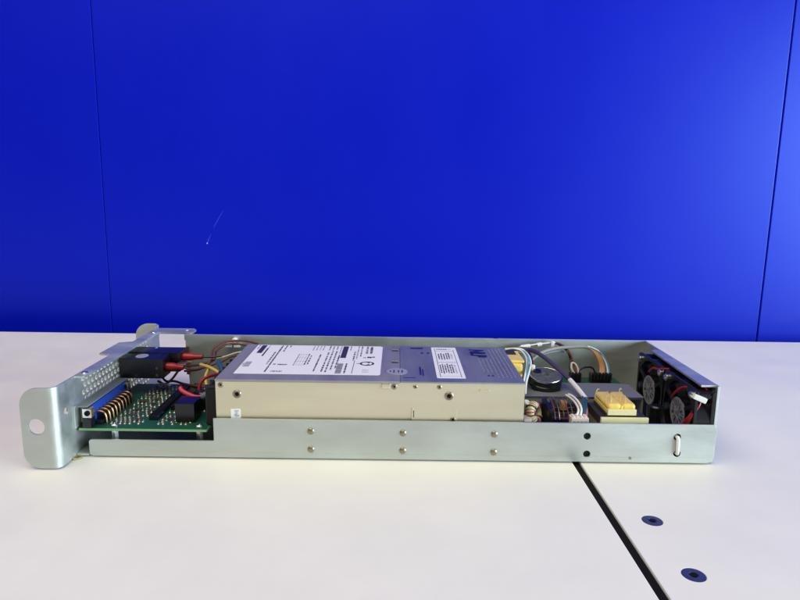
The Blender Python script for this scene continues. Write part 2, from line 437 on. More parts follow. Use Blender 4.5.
for k in range(9):
    y = 331.0 + k * 4.2
    b.tube([(-165.1, y, 22.4), (-162.4, y, 22.8), (-160.2, y, 21.9), (-159.3, y, 19.5), (-159.1, y, 15.8)], .55, GOLD, 6, 3)
    b.tube([(-165.1, y + 2.1, 20), (-164.0, y + 2.1, 20.1), (-162.9, y + 2.1, 19), (-162.7, y + 2.1, 15.8)], .5, GOLD, 6, 3)
b.build('contact_pins', dsub)
b = MB()
b.box(-164.9, -160.4, 328.6, 369.4, 15.9, 18.4, BLACK, .2)
for k in range(9):
    y = 333.1 + k * 4.2
    b.box(-164.9, -159.8, y - .7, y + .7, 16, 21.2, BROWN if k % 3 else BLACK, .15)
b.build('pin_guard', dsub)
for y in (325.2, 371.8):
    b = MB(); b.box(-168.3, -163.2, y - 2.4, y + 2.4, 21.5, 27.0, SILVER, .7); b.box(-168.3, -163.6, y - 2.6, y + 2.6, 15.9, 21.5, BLACK, .4)
    b.lathe([(1.7, 0), (1.6, .12)], (-163.6, y, 19.0), (1, 0, 0), HOLE, 16)
    b.lathe([(1.5, 0), (1.5, .5), (1.0, .9), (.1, .9)], (-165.4, y - 2.4, 24.4), (0, -1, 0), HOLE, 14)
    b.build('jack_post', dsub)

# ---- black power switch bodies behind the faceplate
b = MB(); b.box(-172.1, -144.6, 378, 391.5, 26.8, 39.6, BLACK, .7)
for (x, z) in ((-148.5, 33.5), (-148.5, 29)): b.lathe([(.9, 0), (.8, .25), (.1, .3)], (x, 378, z), (0, -1, 0), DGREY, 12)
b.box(-150.6, -150.1, 377.9, 391.6, 27.3, 39.65, BLACKM)
s1 = b.build('power_switch', dev)
b = MB(); b.box(-172.1, -138.8, 392, 406, 27.2, 40.2, BLACK, .7)
b.lathe([(1.0, 0), (.9, .3), (.1, .35)], (-158, 403.5, 40.1), (0, 0, 1), SILVER, 12)
s2 = b.build('power_switch', dev)
b = MB()
b.plate(circle(-159.8, 384.6, 3.7, 28, 4.6), [], 39.6, 39.72, XY(0), STICK, .02)
for k in range(3): b.box(-161.9, -157.6, 381.8 + k * 2.1, 382.6 + k * 2.1, 39.7, 39.76, INKM)
b.build('round_sticker', s1)
def sleeve(a, bb, r, m, name, parent, flare=1.25):
    q = MB(); a = Vector(a); bb = Vector(bb); L = (bb - a).length
    q.lathe([(r * flare, 0), (r * flare, L * .45), (r * .9, L * .62), (r * .8, L), (r * .5, L)], a, bb - a, m, 18)
    return q.build(name, parent)
sleeve((-145.0, 385, 32.9), (-134.6, 386, 32.0), 2.1, RED, 'terminal_sleeve', s1)
sleeve((-139.0, 398.4, 35.6), (-126.0, 398.4, 35.7), 2.0, RED, 'terminal_sleeve', s2)
for (a, c_, nm) in (((-139.3, 388.5, 33.8), (-133.4, 388.5, 33.8), 's'), ((-139.3, 402.5, 31.0), (-134.6, 402.5, 31.0), 's')):
    b = MB(); b.box(a[0], c_[0], a[1] - 2.2, a[1] + 2.2, a[2] - .4, a[2] + .4, BRASS, .1); b.build('blade_terminal', s2)

# ---- power supply unit
PX0, PX1, PY0, PY1, PZ = -96.5, 69.5, 324.0, 399.4, 44.3
hs = MB()
hs.plate([(PX0, 5.5), (PX1, 5.5), (PX1, 43.5), (PX0, 43.5)], [circle(-85, 36, 1.5), circle(28.8, 36.4, 1.5)], 0, 1.2, XZ(PY0), BEIGE, .2)
hs.plate([(PX0, 5.5), (PX1, 5.5), (PX1, 43.4), (PX0, 43.4)], [], 0, 1.2, XZ(PY1 - 1.2), BEIGE, .2)
hs.box(PX0 + .1, PX1 - .1, PY0 + 1.2, PY1 - 1.2, 5.5, 6.7, BEIGE)
hs.box(PX0, PX0 + 1.2, PY0 + 1.3, PY1 - 1.3, 6.8, 43.3, BEIGE)
hs.box(-7.6, -2.6, PY0 - .95, PY0 + .1, 40.2, 43.3, BEIGE, .6)
hs.box(45.2, 50.6, PY0 - .7, PY0 + .1, 39.3, 40.5, BEIGE, .3)
psu = hs.build('power_supply_unit', dev)
for (x0, x1, m) in ((PX0 - .1, 2.3, COVER), (2.6, PX1 + .1, COVERB)):
    b = MB()
    hl = []
    if x0 > 0:
        for k in range(8):
            for q in range(30):
                u, v = 50.6 + k * 2.3, 332.6 + q * 2.2 + (k % 2) * 1.1
                if v > 396 or (u < 59.6 and v > 370) or (u < 57 and v < 342): continue
                hl.append(circle(u, v, .62, 8))
    b.plate([(x0, PY0 - .45), (x1, PY0 - .45), (x1, PY1 + .3), (x0, PY1 + .3)], hl, 43.55, PZ, XY(0), m, .1)
    if x0 < 0:
        b.box(x0 + .1, x1 - .1, PY0 - .46, PY0 - .02, 42.9, 43.7, m, .12)
        for y in (390.3, 363.2):
            b.box(-2.8, 1.2, y - 1.4, y + .4, PZ - .1, PZ + .55, COVER, .2)
            b.box(-2.6, 1.4, y - 3.6, y - 1.5, PZ - .06, PZ + .03, HOLE)
    else:
        for (u, v, a, c_) in ((11.6, 394.6, 2.4, 3.2), (15.6, 394.8, 1.6, 3.2), (16.3, 383, .8, 3), (20.1, 383, .8, 3), (13.9, 344, .5, 16), (15.3, 341, .35, 13), (51.7, 336.2, .7, 2), (54.0, 336.2, .6, 2), (7.5, 330.6, 3.4, 1.0)):
            b.box(u - a, u + a, v - c_ / 2, v + c_ / 2, PZ - .05, PZ + .03, NAVY)
    cov = b.build('top_cover', psu)
# logo, letters reading from back to front
b = MB()
b.text('NLP', 12.6, .05, lambda u, v, w: (46.8 + v * 1.05, 393.0 - u * .80, PZ + .36 + w), NAVY, shear=.15, bold=.34)
b.build('logo', psu)
# large rating label
ZL = PZ + .01
lb = MB()
lb.plate(rrect(-89.4, 334.2, -8.6, 398.0, (.3, 2.4, 2.4, .6)), [], ZL, ZL + .11, XY(0), LABELW, .02)
ZI = ZL + .13
def ink(x0, x1, y0, y1, m): lb.box(x0, x1, y0, y1, ZI - .03, ZI, m)
def textline(x, y0, y1, t, m, gap=.34):
    y = y1
    while y > y0 + .3:
        w = random.uniform(.7, 3.4); e = max(y - w, y0)
        h = t * random.uniform(.7, 1)
        ink(x - h / 2, x + h / 2, e, y, m); y = e - random.uniform(.45, 1.5) * (gap / .34)
def hline(y, x0, x1, t, m):
    x = x0
    while x < x1 - .1:
        w = random.uniform(.35, 1.1); e = min(x + w, x1)
        ink(x, e, y - t / 2 * random.uniform(.7, 1), y + t / 2 * random.uniform(.6, 1), m); x = e + random.uniform(.2, .45)
L = [(-83.9, 397, -85.6, 377.7, 3.2, 's'), (-87.6, 397, -87.8, 387.4, 0.8, 't'), (-81.4, 390.3, -81.3, 370.8, 1.0, 's'), (-81.1, 396.9, -81.4, 391.1, 0.8, 'f'), (-74.6, 380.7, -75.4, 352.4, 1.0, 't'), (-72.6, 397, -73.4, 337.3, 1.1, 'd'), (-70.2, 397, -70.3, 382.2, 1.2, 't'), (-67.5, 397, -68.0, 392.3, 1.0, 't'), (-68.5, 352.7, -63.1, 353.0, 2.6, 'h'), (-70.0, 338.5, -63.6, 339.7, 3.2, 'h2'), (-86.3, 358.2, -85.7, 347.1, 3.6, 'g'), (-88.5, 356.0, -88.3, 349.7, .8, 'f'), (-59.8, 376.7, -58.7, 351.1, 0.35, 'l'), (-53.7, 377.0, -52.6, 352.4, 0.9, 't'), (-51.7, 373.5, -51.3, 353.5, 0.9, 't'), (-52.3, 397, -52.4, 385.6, 0.8, 'f'), (-50.1, 397, -50.2, 385.7, 0.8, 'f'), (-48.1, 397, -48.0, 385.8, 0.8, 'f'), (-46.1, 397, -46.1, 385.9, 0.8, 'f'), (-42.0, 397, -42.0, 386.1, 0.9, 't'), (-39.7, 397, -39.8, 386.2, 0.9, 't'), (-37.4, 397, -37.3, 386.4, 0.9, 't'), (-46.2, 376.2, -46.2, 339.5, 1.0, 'd'), (-41.8, 381.2, -41.8, 337.8, 1.1, 't'), (-39.4, 385.0, -39.6, 337.9, 1.1, 't'), (-37.1, 383.9, -37.0, 341.9, 1.1, 't'), (-34.7, 375.3, -34.6, 346.1, 1.1, 't'), (-32.1, 396.9, -32.0, 368.7, 3.4, 's'), (-34.9, 396.7, -34.8, 376.4, .9, 'f'), (-32.1, 356.6, -32.5, 336.3, 3.4, 'g2'), (-28.9, 356.7, -28.6, 336.5, 1.0, 'd'), (-28.6, 397, -28.8, 386.8, 0.9, 't'), (-25.4, 384.5, -25.6, 363.4, 1.2, 't'), (-24.6, 363.5, -24.5, 336.7, 0.35, 's'), (-23.7, 397, -23.7, 366.9, 1.0, 'f'), (-21.8, 397, -21.3, 372.7, 1.0, 't'), (-17.9, 397, -18.3, 378.8, 1.7, 't'), (-15.4, 396.5, -15.4, 378.9, 1.9, 'd'), (-19.7, 370, -17.8, 369.9, 2.4, 'h'), (-17.3, 370.6, -12.8, 372.2, 3.4, 'hb'), (-19.0, 342.8, -15.4, 343.9, 0.9, 'h'), (-18.9, 339.8, -15.2, 340.0, 0.9, 'h')]
for (xa, ya, xb, yb, t, st) in L:
    x = (xa + xb) / 2; y0, y1 = min(ya, yb), max(ya, yb)
    if st in 'sl': ink(x - t / 2, x + t / 2, y0, y1, INK if st == 's' else INKM)
    elif st == 't': textline(x, y0, y1, t, INK)
    elif st == 'd': textline(x, y0, y1, t, INK, .15)
    elif st == 'f': textline(x, y0, y1, t, INKM)
    elif st in ('g', 'g2'):
        y = y1
        while y > y0 + .2:
            w = random.choice((.3, .55, .8)); ink(x - t / 2, x + t / 2, max(y - w, y0), y, INK if st == 'g2' else INKM); y -= w + random.choice((.25, .4))
    elif st in ('h', 'h2'): hline((ya + yb) / 2, xa, xb, t, INK if st == 'h' else INKM)
    elif st == 'hb':
        ink(xa, xa + 1.0, ya - 1.6, ya + 1.8, INK); ink(xa + 1.3, xa + 2.5, ya - 1.7, ya + 1.5, INK); ink(xa + 2.7, xb, ya - .3, ya + 1.8, INK); ink(xa + .4, xa + 2.2, ya - .2, ya + 1.2, INK)
for k in range(5): ink(-59.6 + k * 1.6, -59.4 + k * 1.6, 352, 376, INKF)
for y in (352, 360, 368, 376): ink(-59.6, -53.2, y - .25, y + .25, INKF)
lb.plate(circle(-70.4, 353.3, .95, 16), [], ZI - .03, ZI, XY(0), INK, 0.005)
lb.plate(circle(-16.9, 356.9, 4.3, 32), [circle(-17.9, 356.9, 2.0, 20, 2.6), circle(-14.9, 356.9, 1.0, 14, 2.2)], ZI - .03, ZI, XY(0), INK, 0.005)
ink(-23, -21.0, 356.4, 357.4, INK)
lb.build('rating_label', psu)
# small white table label
lb = MB()
lb.plate(rrect(22.6, 330.4, 38.4, 397.4, .9), [], ZL, ZL + .11, XY(0), LABELW, .02)
ink(24.6, 24.9, 332, 395, INK); ink(36.2, 36.5, 332, 391, INK); ink(24.6, 36.5, 387.6, 388.1, INKM); ink(24.6, 36.5, 361.6, 362.2, INK); ink(24.6, 36.5, 333.4, 333.9, INKF)
hline(392.6, 26, 32.4, 2.4, INK); hline(392.4, 33, 35.2, 1.4, INKF)
for k, x in enumerate((26.4, 28.0, 29.6, 31.2, 32.6)):
    textline(x, 366 + random.uniform(0, 4), 384 - random.uniform(0, 3), .95, INK, .2)
textline(34.3, 369, 381, 1.2, INKF)
for k, x in enumerate((25.9, 27.3, 28.7, 30.1, 31.5, 32.8)):
    textline(x, 337 + random.uniform(0, 4), 359 - random.uniform(0, 3), .95, INK, .2)
textline(34.4, 340, 357, 1.2, INKF)
lb.build('table_label', psu)
lb = MB()
lb.plate(circle(.7, 342, 6.0, 36, 6.4), [], ZL + .01, ZL + .14, XY(0), STICK, .02); ZI += .03
for x, h in ((-3.0, 2.6), (-1.0, 5.2), (1.6, 4.2), (3.6, 4.8)): ink(x - .4, x + .4, 342 - h / 2, 342 + h / 2, DGREY)
lb.build('oval_sticker', psu); ZI -= .03
# screws and dimples on the beige side
def side_screw(x, z, r, parent=psu, m=SILVER, y=PY0, name='housing_screw'):
    b = MB()
    b.lathe([(r, -.1), (r, .25), (r * .85, .5), (r * .62, .5), (r * .55, .1), (0.05, .05)], (x, y, z), (0, -1, 0), m, 22)
    b.lathe([(r * .52, .12), (r * .5, .2), (.05, .2)], (x, y, z), (0, -1, 0), HOLE, 6)
    return b.build(name, parent)
side_screw(-85, 36, 2.3, m=RIVET); side_screw(28.8, 36.4, 2.4, m=RIVET); side_screw(31.2, 23.4, 1.4, y=PY0 - .4, m=RIVET)
for x, z, r in ((-93.6, 41.0, 1.5), (-.7, 41.2, 1.6), (10.6, 41.4, 1.15), (23.6, 41.3, 1.3)):
    b = MB(); b.lathe([(r, -.1), (r, .2), (r * .7, .5), (r * .1, .55)], (x, PY0, z), (0, -1, 0), RIVET, 18)
    b.lathe([(r * .4, .5), (r * .35, .62), (.02, .62)], (x + .1, PY0, z + .1), (0, -1, 0), HOLE, 8); b.build('housing_screw', psu)
b = MB(); b.box(9.2, 33.4, PY0 - .4, PY0 - .02, 10, 29.6, BEIGE, .15)
b.box(9.0, 9.7, PY0 - .75, PY0 - .2, 22.8, 29.4, BEIGE, .2)
b.box(9.75, 10.15, PY0 - .44, PY0 - .36, 24.2, 28.2, HOLE)
b.build('access_flap', psu)
b = MB(); b.box(-88.6, -83.4, PY0 - .15, PY0 + .02, 18, 27.6, WHITE, .04)
for k in range(16): b.box(-87.6 + random.random() * 2.4, -85.6 + random.random() * 1.8, PY0 - .2, PY0 - .14, 23.0 + k * .25, 23.14 + k * .25, INKM)
b.build('barcode_slip', psu)
# what shows at the open end of the unit
b = MB(); b.box(64, 77.8, 371, 397.5, 14, 41.4, TAPE, 1.6)
b.box(66, 78.2, 369, 372.5, 12, 30, BOBBIN, .5)
b.box(63, 78.9, 372.5, 396.5, 41.3, 43.2, TAPE, .9)
b.build('wrapped_transformer', psu)
b = MB(); b.box(69.0, 76.2, 386, 395.5, 43.0, 43.7, FERRITE, .3); b.build('transformer_core', psu)
b = MB(); b.box(-103.4, -97.2, 329, 392, 16.5, 36.5, BLACKM, .6)
for k in range(7): b.box(-104.2, -96.9, 330.8 + k * 8.6, 331.9 + k * 8.6, 16, 38.6, BLACK, .2)
tb = b.build('terminal_block', psu)
for k in range(6):
    b = MB(); b.lathe([(2.3, 0), (2.3, .6), (1.8, 1.2), (.3, 1.3)], (-103.4, 335.6 + k * 8.6, 30 - (k % 2) * 5), (-1, 0, 0), BRASS, 16); b.build('terminal_screw', tb)

# ---- right-hand end: shelf, choke, transformer, connectors
b = MB()
b.plate([(70.6, 357), (147.2, 357), (147.2, 381.5), (140, 383.5), (70.6, 383.5)], [], 24.9, 26.1, XY(0), DULL, .12)
b.plate([(357, 6), (382, 6), (382, 25.6), (357, 25.6)], [], 0, 1.2, YZ(146.0), DULL, .12)
b.box(146, 150, 358, 381, 1.6, 2.8, DULL, .2)
b.box(146.1, 147.1, 358, 381, 2.4, 6.4, DULL)
b.box(71, 147.1, 356.6, 357.3, 24.6, 26.0, SILVER, .2)
b.build('shelf_bracket', dev)
b = MB()
b.lathe([(9.2, 0), (10.1, .8), (10.3, 2.6), (9.9, 3.0), (10.2, 3.4), (10.0, 5.8), (9.6, 6.2)], (92.0, 373.2, 28.2), (0, -.22, 1), BLACK, 40)
b.box(84, 100, 366, 381, 26.05, 28.6, BLACKM, .4); b.box(84, 100, 374, 381, 28.5, 30.2, BLACKM, .4)
ck = b.build('choke', dev); LIDM = mat('dark_lid', (0.09, 0.095, 0.095), 0.68, 0.4, var=0.35, vscale=300)
b = MB(); b.lathe([(9.5, 0), (9.4, .4), (8.6, .55), (3.2, .55), (3.0, .75), (1.8, .75), (1.5, .2), (.1, .2)], (92.0, 371.9, 34.25), (0, -.22, 1), LIDM, 40); b.build('choke_lid', ck)
b = MB(); b.tube([(92 + 9.4 * math.cos(2 * PI * k / 40), 371.9 + 9.4 * math.sin(2 * PI * k / 40) * .976 - .1, 34.5 + 9.4 * math.sin(2 * PI * k / 40) * .215) for k in range(41)], .3, SILVER, 6, 1); b.build('lid_rim_highlight', ck)  # silver ring added as a painted highlight along the lid edge
b = MB(); b.lathe([(2.4, 0), (2.4, 1.2), (1.9, 1.5), (.4, 1.5)], (87.5, 375.5, 35.2), (0, -.22, 1), BLACK, 18); b.cyl((85.2, 378.0, 35.4), (0, 0, 1), 1.5, 3.6, WHITE, 14, .3); b.build('choke_terminal', ck)
tr = MB()
tr.box(112.6, 138.8, 327, 328.8, 19.4, 24.1, BOBBIN, .35)
tr.box(113.0, 138.4, 328.8, 354, 18.8, 23.6, FERRITE, .3)
tr.box(116, 134, 330.5, 352, 23.6, 25.6, FERRITE, .2)
trf = tr.build('yellow_transformer', dev)
b = MB(); b.box(116.8, 132.6, 329.2, 331.2, 24.7, 28.0, BOBBIN, .3); b.box(116.6, 132.8, 331.2, 353.5, 25.0, 27.6, TAPE, .5)
b.build('coil_former', trf)
b = MB()
for x in (120.6, 128.6):
    b.box(x - 3.9, x + 3.9, 329.9, 353.0, 27.0, 31.0, TAPE, 1.9, 4)
    b.tube([(x - 3.6, 333, 29.6), (x - 2.4, 338, 30.9), (x + 1.5, 346, 31.1), (x + 3.0, 352, 30.6)], .5, TAPE, 8, 5)
    b.tube([(x - 1.5, 330.2, 29.4), (x - 1.0, 334, 31), (x + 2.5, 344, 31.1)], .45, TAPE, 8, 5)
b.box(123.9, 125.3, 330.0, 352, 27, 29.8, TAPE, .4)
b.tube([(116.6, 352, 27), (118, 353, 31.6), (119, 352.5, 31.9)], .35, CREAM, 6, 4)
b.tube([(130.6, 352, 29), (131.2, 353, 32.4), (132, 352.5, 32)], .35, CREAM, 6, 4)
b.build('coil', trf)
b = MB(); b.box(106.2, 141, 325.5, 360, 17.2, 18.7, mat('olive_board', (0.10, 0.085, 0.03), .5), .1)
b.box(107.2, 108.4, 325.8, 359.5, 18.7, 20.4, DGREY, .1)
sb = b.build('transformer_board', dev)
for (x, y) in ((108.5, 328), (138.5, 328), (108.5, 357), (138.5, 357)):
    b = MB(); b.cyl((x, y, 1.5), (0, 0, 1), 1.5, 15.8, SILVER, 6, .1); b.build('standoff', sb)
# white cable plug
b = MB(); b.box(96.8, 106.4, 328.2, 334.4, 17.5, 23.2, PINK, .35)
for k in range(4):
    b.box(97.6 + k * 2.2, 99.1 + k * 2.2, 328.05, 328.3, 19.0, 21.6, mat('plug_slot', (0.42, 0.33, 0.28), .6), .05)
    b.box(97.5 + k * 2.2, 99.2 + k * 2.2, 329.2, 333.4, 23.1, 23.9, PINK, .2)
b.build('cable_plug', dev)
# wound toroid lying on its side, black heat sink with pins beside it
tor = MB(); vs = []; fs = []; N1, N2 = 36, 12
cT = Vector((78.2, 338, 22.3)); aT = Vector((.75, -.6, .25)).normalized(); uT = aT.orthogonal().normalized(); wT = aT.cross(uT)
for i in range(N1):
    t = 2 * PI * i / N1; d = uT * math.cos(t) + wT * math.sin(t)
    for k in range(N2):
        p = 2 * PI * k / N2; vs.append(cT + d * (4.2 + 1.9 * math.cos(p)) + aT * 2.4 * math.sin(p))
for i in range(N1):
    for k in range(N2):
        i2, k2 = (i + 1) % N1, (k + 1) % N2; fs.append((i * N2 + k, i2 * N2 + k, i2 * N2 + k2, i * N2 + k2))
tor.add(vs, fs, BOBBIN); toro = tor.build('toroid_coil', dev)
b = MB()
for i in range(14):
    t = 2 * PI * i / 18 + .3; d = uT * math.cos(t) + wT * math.sin(t)
    b.tube([cT + d * (4.2 + 2.25 * math.cos(2 * PI * k / 10)) + aT * 2.75 * math.sin(2 * PI * k / 10) for k in range(11)], .42, (mat('pink_wire', (.55, .07, .16), .4) if i % 5 == 0 else BROWN if i % 3 == 0 else CREAM), 6, 2)
b.build('coil_winding', toro)
b = MB(); b.box(70.5, 75, 328, 336, 17, 22.2, PINK, .5); b.cyl((73, 341, 24), (.3, -.4, 1), 2.1, 5.2, CREAM, 16, .5); b.build('nylon_clip', dev)
hk = MB()
hk.box(85.2, 100.6, 333, 349, 12, 20.5, BLACK, .5)
hk.box(85.0, 87.4, 331, 350, 12, 27.5, BLACK, .6)
hs2 = hk.build('heat_sink', dev)
b = MB()
for k in range(5):
    b.tube([(88.6 + k * 2.5, 348, 28.6), (88.6 + k * 2.5, 340, 28), (88.8 + k * 2.5, 335, 25), (89 + k * 2.5, 332.6, 20.6)], .32, (BROWN, RIVET, DGREY)[k % 3], 6, 4)
for zz in (21.8, 24.2, 26.4): b.tube([(87.6, 333.2 + (zz - 21.8) * .8, zz), (94, 332.8 + (zz - 21.8) * .9, zz - .4), (100.4, 333.2 + (zz - 21.8) * .8, zz)], .2, BROWN, 6, 4)
b.build('wire_pins', hs2)
b = MB(); b.box(78, 104, 326, 366, 10.6, 12, PCB); b.build('small_board', dev)
b = MB(); b.box(82, 106, 350.5, 354, 12.1, 23.6, DGREY, .4); b.box(89.5, 92.5, 346, 350, 21, 27.4, DGREY, .5); b.box(95, 99, 345.5, 350, 21, 26.5, ORANGE, .8); b.build('component_row', dev)
# black connectors near the back wall, on a post board
b = MB(); b.box(74, 150, 398, 416, 18.6, 20, PCB); b.build('rear_board', dev)
for (x0, x1) in ((116.0, 122.6), (129.6, 142.4)):
    b = MB(); b.box(x0, x1, 400, 407, 20, 26.4, BLACK, .3)
    k = x0 + 1.0
    while k < x1 - .6: b.box(k, k + 1.2, 399.8, 403, 23.2, 27.4, BLACKM, .15); k += 2.2
    b.build('wire_connector', dev)
b = MB(); b.cyl((153.0, 352, 1.5), (0, 0, 1), 4.0, 21.5, BLACK, 26, .8); b.box(149.5, 158, 345, 358, 1.5, 8, BLACK, .6); b.build('capacitor', dev)

# ---- two fans on the end wall
def fan(y0):
    b = MB()
    cy = y0 + 20.0
    b.plate(rrect(y0 + .2, 2.0, y0 + 39.8, 41.8, 2.4), [circle(cy, 21.9, 18.4, 48)], 0, 1.6, YZ(161.0), BLACK, .2)
    b.plate(rrect(y0 + .2, 2.0, y0 + 39.8, 41.8, 2.4), [circle(cy, 21.9, 18.4, 48)], 9.2, 10.8, YZ(161.0), BLACK, .2)
    b.plate(circle(cy, 21.9, 19.6, 48), [circle(cy, 21.9, 18.5, 48)], 1.5, 9.3, YZ(161.0), BLACK, .05)
    for (dy, dz) in ((-16.2, -16.2), (16.2, -16.2), (16.2, 16.2), (-16.2, 16.2)):
        b.cyl((162.4, cy + dy, 21.9 + dz), (1, 0, 0), 3.0, 8, BLACK, 16, .2)
    f = b.build('cooling_fan', dev)
    b = MB(); b.lathe([(9.3, 0), (9.6, .5), (9.6, 8.5), (8.6, 9)], (161.2, cy, 21.9), (1, 0, 0), BLACK, 40)
    for k in range(3):
        t = 2 * PI * k / 3 + .5
        b.obox((161.9, cy + 13.7 * math.cos(t), 21.9 + 13.7 * math.sin(t)), (.7, 0, 0), (0, 5.2 * math.cos(t), 5.2 * math.sin(t)), (0, -1.0 * math.sin(t), 1.0 * math.cos(t)), BLACK)
    b.build('hub', f)
    b = MB()
    for k in range(7):
        t0 = 2 * PI * k / 7; vs = []; fs = []
        for i in range(6):
            r = 8.8 + 9.2 * i / 5
            for j in range(5):
                t = t0 + .72 * j / 4; x = 163.6 + 5.4 * j / 4
                vs.append((x, cy + r * math.cos(t), 21.9 + r * math.sin(t))); 
        nv = len(vs)
        vs += [(x + .8, y, z) for x, y, z in vs]
        for i in range(5):
            for j in range(4):
                a = i * 5 + j; fs.append((a, a + 1, a + 6, a + 5)); fs.append((nv + a, nv + a + 5, nv + a + 6, nv + a + 1))
        for i in range(5): 
            a = i * 5; fs.append((a, a + 5, nv + a + 5, nv + a)); a += 4; fs.append((a, nv + a, nv + a + 5, a + 5))
        for j in range(4):
            fs.append((j, nv + j, nv + j + 1, j + 1)); a = 25 + j; fs.append((a, a + 1, nv + a + 1, nv + a))
        b.add(vs, fs, BLACK)
    b.build('blades', f)
    b = MB(); b.plate(circle(cy, 21.9, 9.1, 44), [], 0, .12, YZ(161.05), HUBG, .02)
    rr = random.Random(3)
    for k in range(34):
        t = 2 * PI * k / 34 + rr.uniform(-.1, .1); r0 = rr.uniform(2.6, 5.2); r1 = rr.uniform(6.0, 8.4)
        if k % 9 == 4: continue
        b.obox((161.03, cy + (r0 + r1) / 2 * math.cos(t), 21.9 + (r0 + r1) / 2 * math.sin(t)), (.02, 0, 0), (0, (r1 - r0) / 2 * math.cos(t), (r1 - r0) / 2 * math.sin(t)), (0, -.3 * math.sin(t), .3 * math.cos(t)), HUBL)
    b.box(161.01, 161.05, cy - 1.8, cy - .8, 20.3, 23.8, HUBL); b.box(161.01, 161.05, cy + .5, cy + 1.6, 20.8, 22.6, HUBL)
    b.build('hub_sticker', f)
    for (dy, dz) in ((-16.2, 16.2), (16.2, 16.2), (-16.2, -16.2)):
        b = MB(); b.lathe([(1.9, -.2), (2.1, .3), (2.0, 1.2), (1.3, 1.9), (.2, 2.1)], (161, cy + dy, 21.9 + dz), (-1, 0, 0), SILVER, 20); b.build('fan_screw', f)
    return f
fan(322.6); fan(364.2)

# ---- wiring
def wire(name, m, r, pts, n=10):
    return MB().tube(pts, r, m, n).build(name, dev)
wire('brown_wire', BROWN, .75, [(-136.5, 392.0, 27.9), (-127.1, 395.0, 28.5), (-121.3, 400.0, 32.6), (-122.1, 408.0, 37.9), (-118.3, 414.0, 41.2), (-112.2, 419.0, 41.5), (-102.8, 420.0, 41.4), (-94, 418, 40)])
wire('brown_wire', BROWN, .75, [(-137.1, 398.0, 29.5), (-125.9, 400.0, 30.5), (-119.8, 404.0, 32.8), (-120.7, 410.0, 36.0), (-117.0, 414.0, 39.2), (-112.9, 419.0, 39.4), (-103, 420, 38.5), (-94, 417, 37)])
wire('brown_wire', BROWN, .7, [(-134.8, 386, 32.0), (-129, 388, 30.2), (-123, 392, 30.6), (-114, 397, 33), (-106, 400, 36.4), (-97, 400, 36)])
wire('black_wire', BLACK, .6, [(-126.5, 398.4, 35.7), (-119.6, 399.0, 35.6), (-113.9, 400.0, 36.0)])
wire('cream_wire', CREAM, .55, [(-117.6, 399.4, 34.6), (-112, 400.2, 35.6), (-105.2, 402.0, 37.7), (-97, 403, 39)])
wire('brown_wire', BROWN, .75, [(-155.1, 400.0, 23.2), (-150.7, 398.0, 19.1), (-144.7, 396.0, 19.8), (-137.2, 393.0, 18.9), (-127.9, 388.0, 19.3), (-118, 380, 21)])
wire('brown_wire', BROWN, .75, [(-137.8, 385.0, 30.0), (-143.0, 388.0, 23.7), (-149.2, 392.0, 19.0), (-155.1, 396.0, 19.7)])
wire('cream_wire', CREAM, .5, [(-156, 393, 18.2), (-150, 391, 19.4), (-144, 388, 19.6)])
wire('yellow_wire', YELLOW, 1.0, [(-124, 387, 33.9), (-121.9, 385.0, 34.0), (-116.6, 380.0, 34.3), (-110.8, 375.0, 33.4), (-105, 373, 30)])
wire('blue_wire', TEAL, 1.6, [(-113, 388, 35.5), (-109.5, 380.0, 35), (-105, 374, 32.5), (-100, 372, 30)])
wire('yellow_wire', YELLOW, .9, [(-117, 381, 33), (-118, 377, 29), (-116, 372, 25), (-113, 368, 20)])
wire('red_wire', RED, .95, [(-117.0, 360.0, 22), (-116.9, 362.0, 28.4), (-115.0, 364.0, 31.5), (-111.9, 366.0, 32.8), (-107.0, 372.0, 32.3), (-102, 374, 30)])
wire('red_wire', mat('red_boot', (.62, .03, .04), .4), 1.25, [(-125.6, 353.5, 29.4), (-124.3, 352.0, 28.2), (-120.2, 350.0, 26.8), (-115.0, 348.0, 25.7), (-110.0, 347.0, 26.4)])
wire('heatshrink_sleeve', SHRINK, 1.75, [(-111.2, 347.1, 26.2), (-107.6, 347.0, 28.4), (-104.6, 350.0, 30.0), (-103, 352, 31)])
wire('heatshrink_sleeve', SHRINK, 1.45, [(-121.2, 353.0, 25.4), (-119.8, 350.0, 22.7), (-117.6, 346.5, 20.0), (-116.2, 344, 18.8)])
b = MB(); b.cyl((-111.2, 424.3, 41.2), (0, -1, 0), 1.8, 3.6, WHITE, 14, .5)
for x in (-115.0, -109.2): b.box(x - 2.3, x + 2.3, 419.4, 424.2, 36.8, 38.8, WHITE, .4)
b.build('wire_clip', back)
wire('violet_sleeve', VIOLET, 1.35, [(74, 410, 40), (82.8, 408.0, 41.4), (88.8, 405.0, 41.6), (93.9, 395.0, 40.9), (100.0, 382.0, 37.4), (106.1, 366.0, 32.7)], 12)
wire('white_sleeve', WHITE, 1.45, [(105.7, 367.0, 33.0), (107.6, 358.0, 30.9), (110.2, 348.5, 27.5)], 12)
for dx in (-.7, .5): wire('blue_wire', TEAL, .62, [(109.6 + dx, 350.5, 28.4), (107.9 + dx, 342.0, 27.6), (106.3 + dx, 336.0, 25.2), (104.4 + dx, 331.4, 21.4)])
wire('white_wire', WHITE, .62, [(100.4, 350, 29.6), (101.9, 347.0, 29.6), (103.2, 340.0, 28.8), (103.6, 334.0, 26.3), (102.0, 331.2, 22.0)])
wire('white_wire', WHITE, .62, [(99.0, 350, 29.2), (100.3, 346.0, 29.0), (101.6, 340.0, 28.2), (102.0, 334.0, 25.8), (99.6, 331.2, 22.0)])
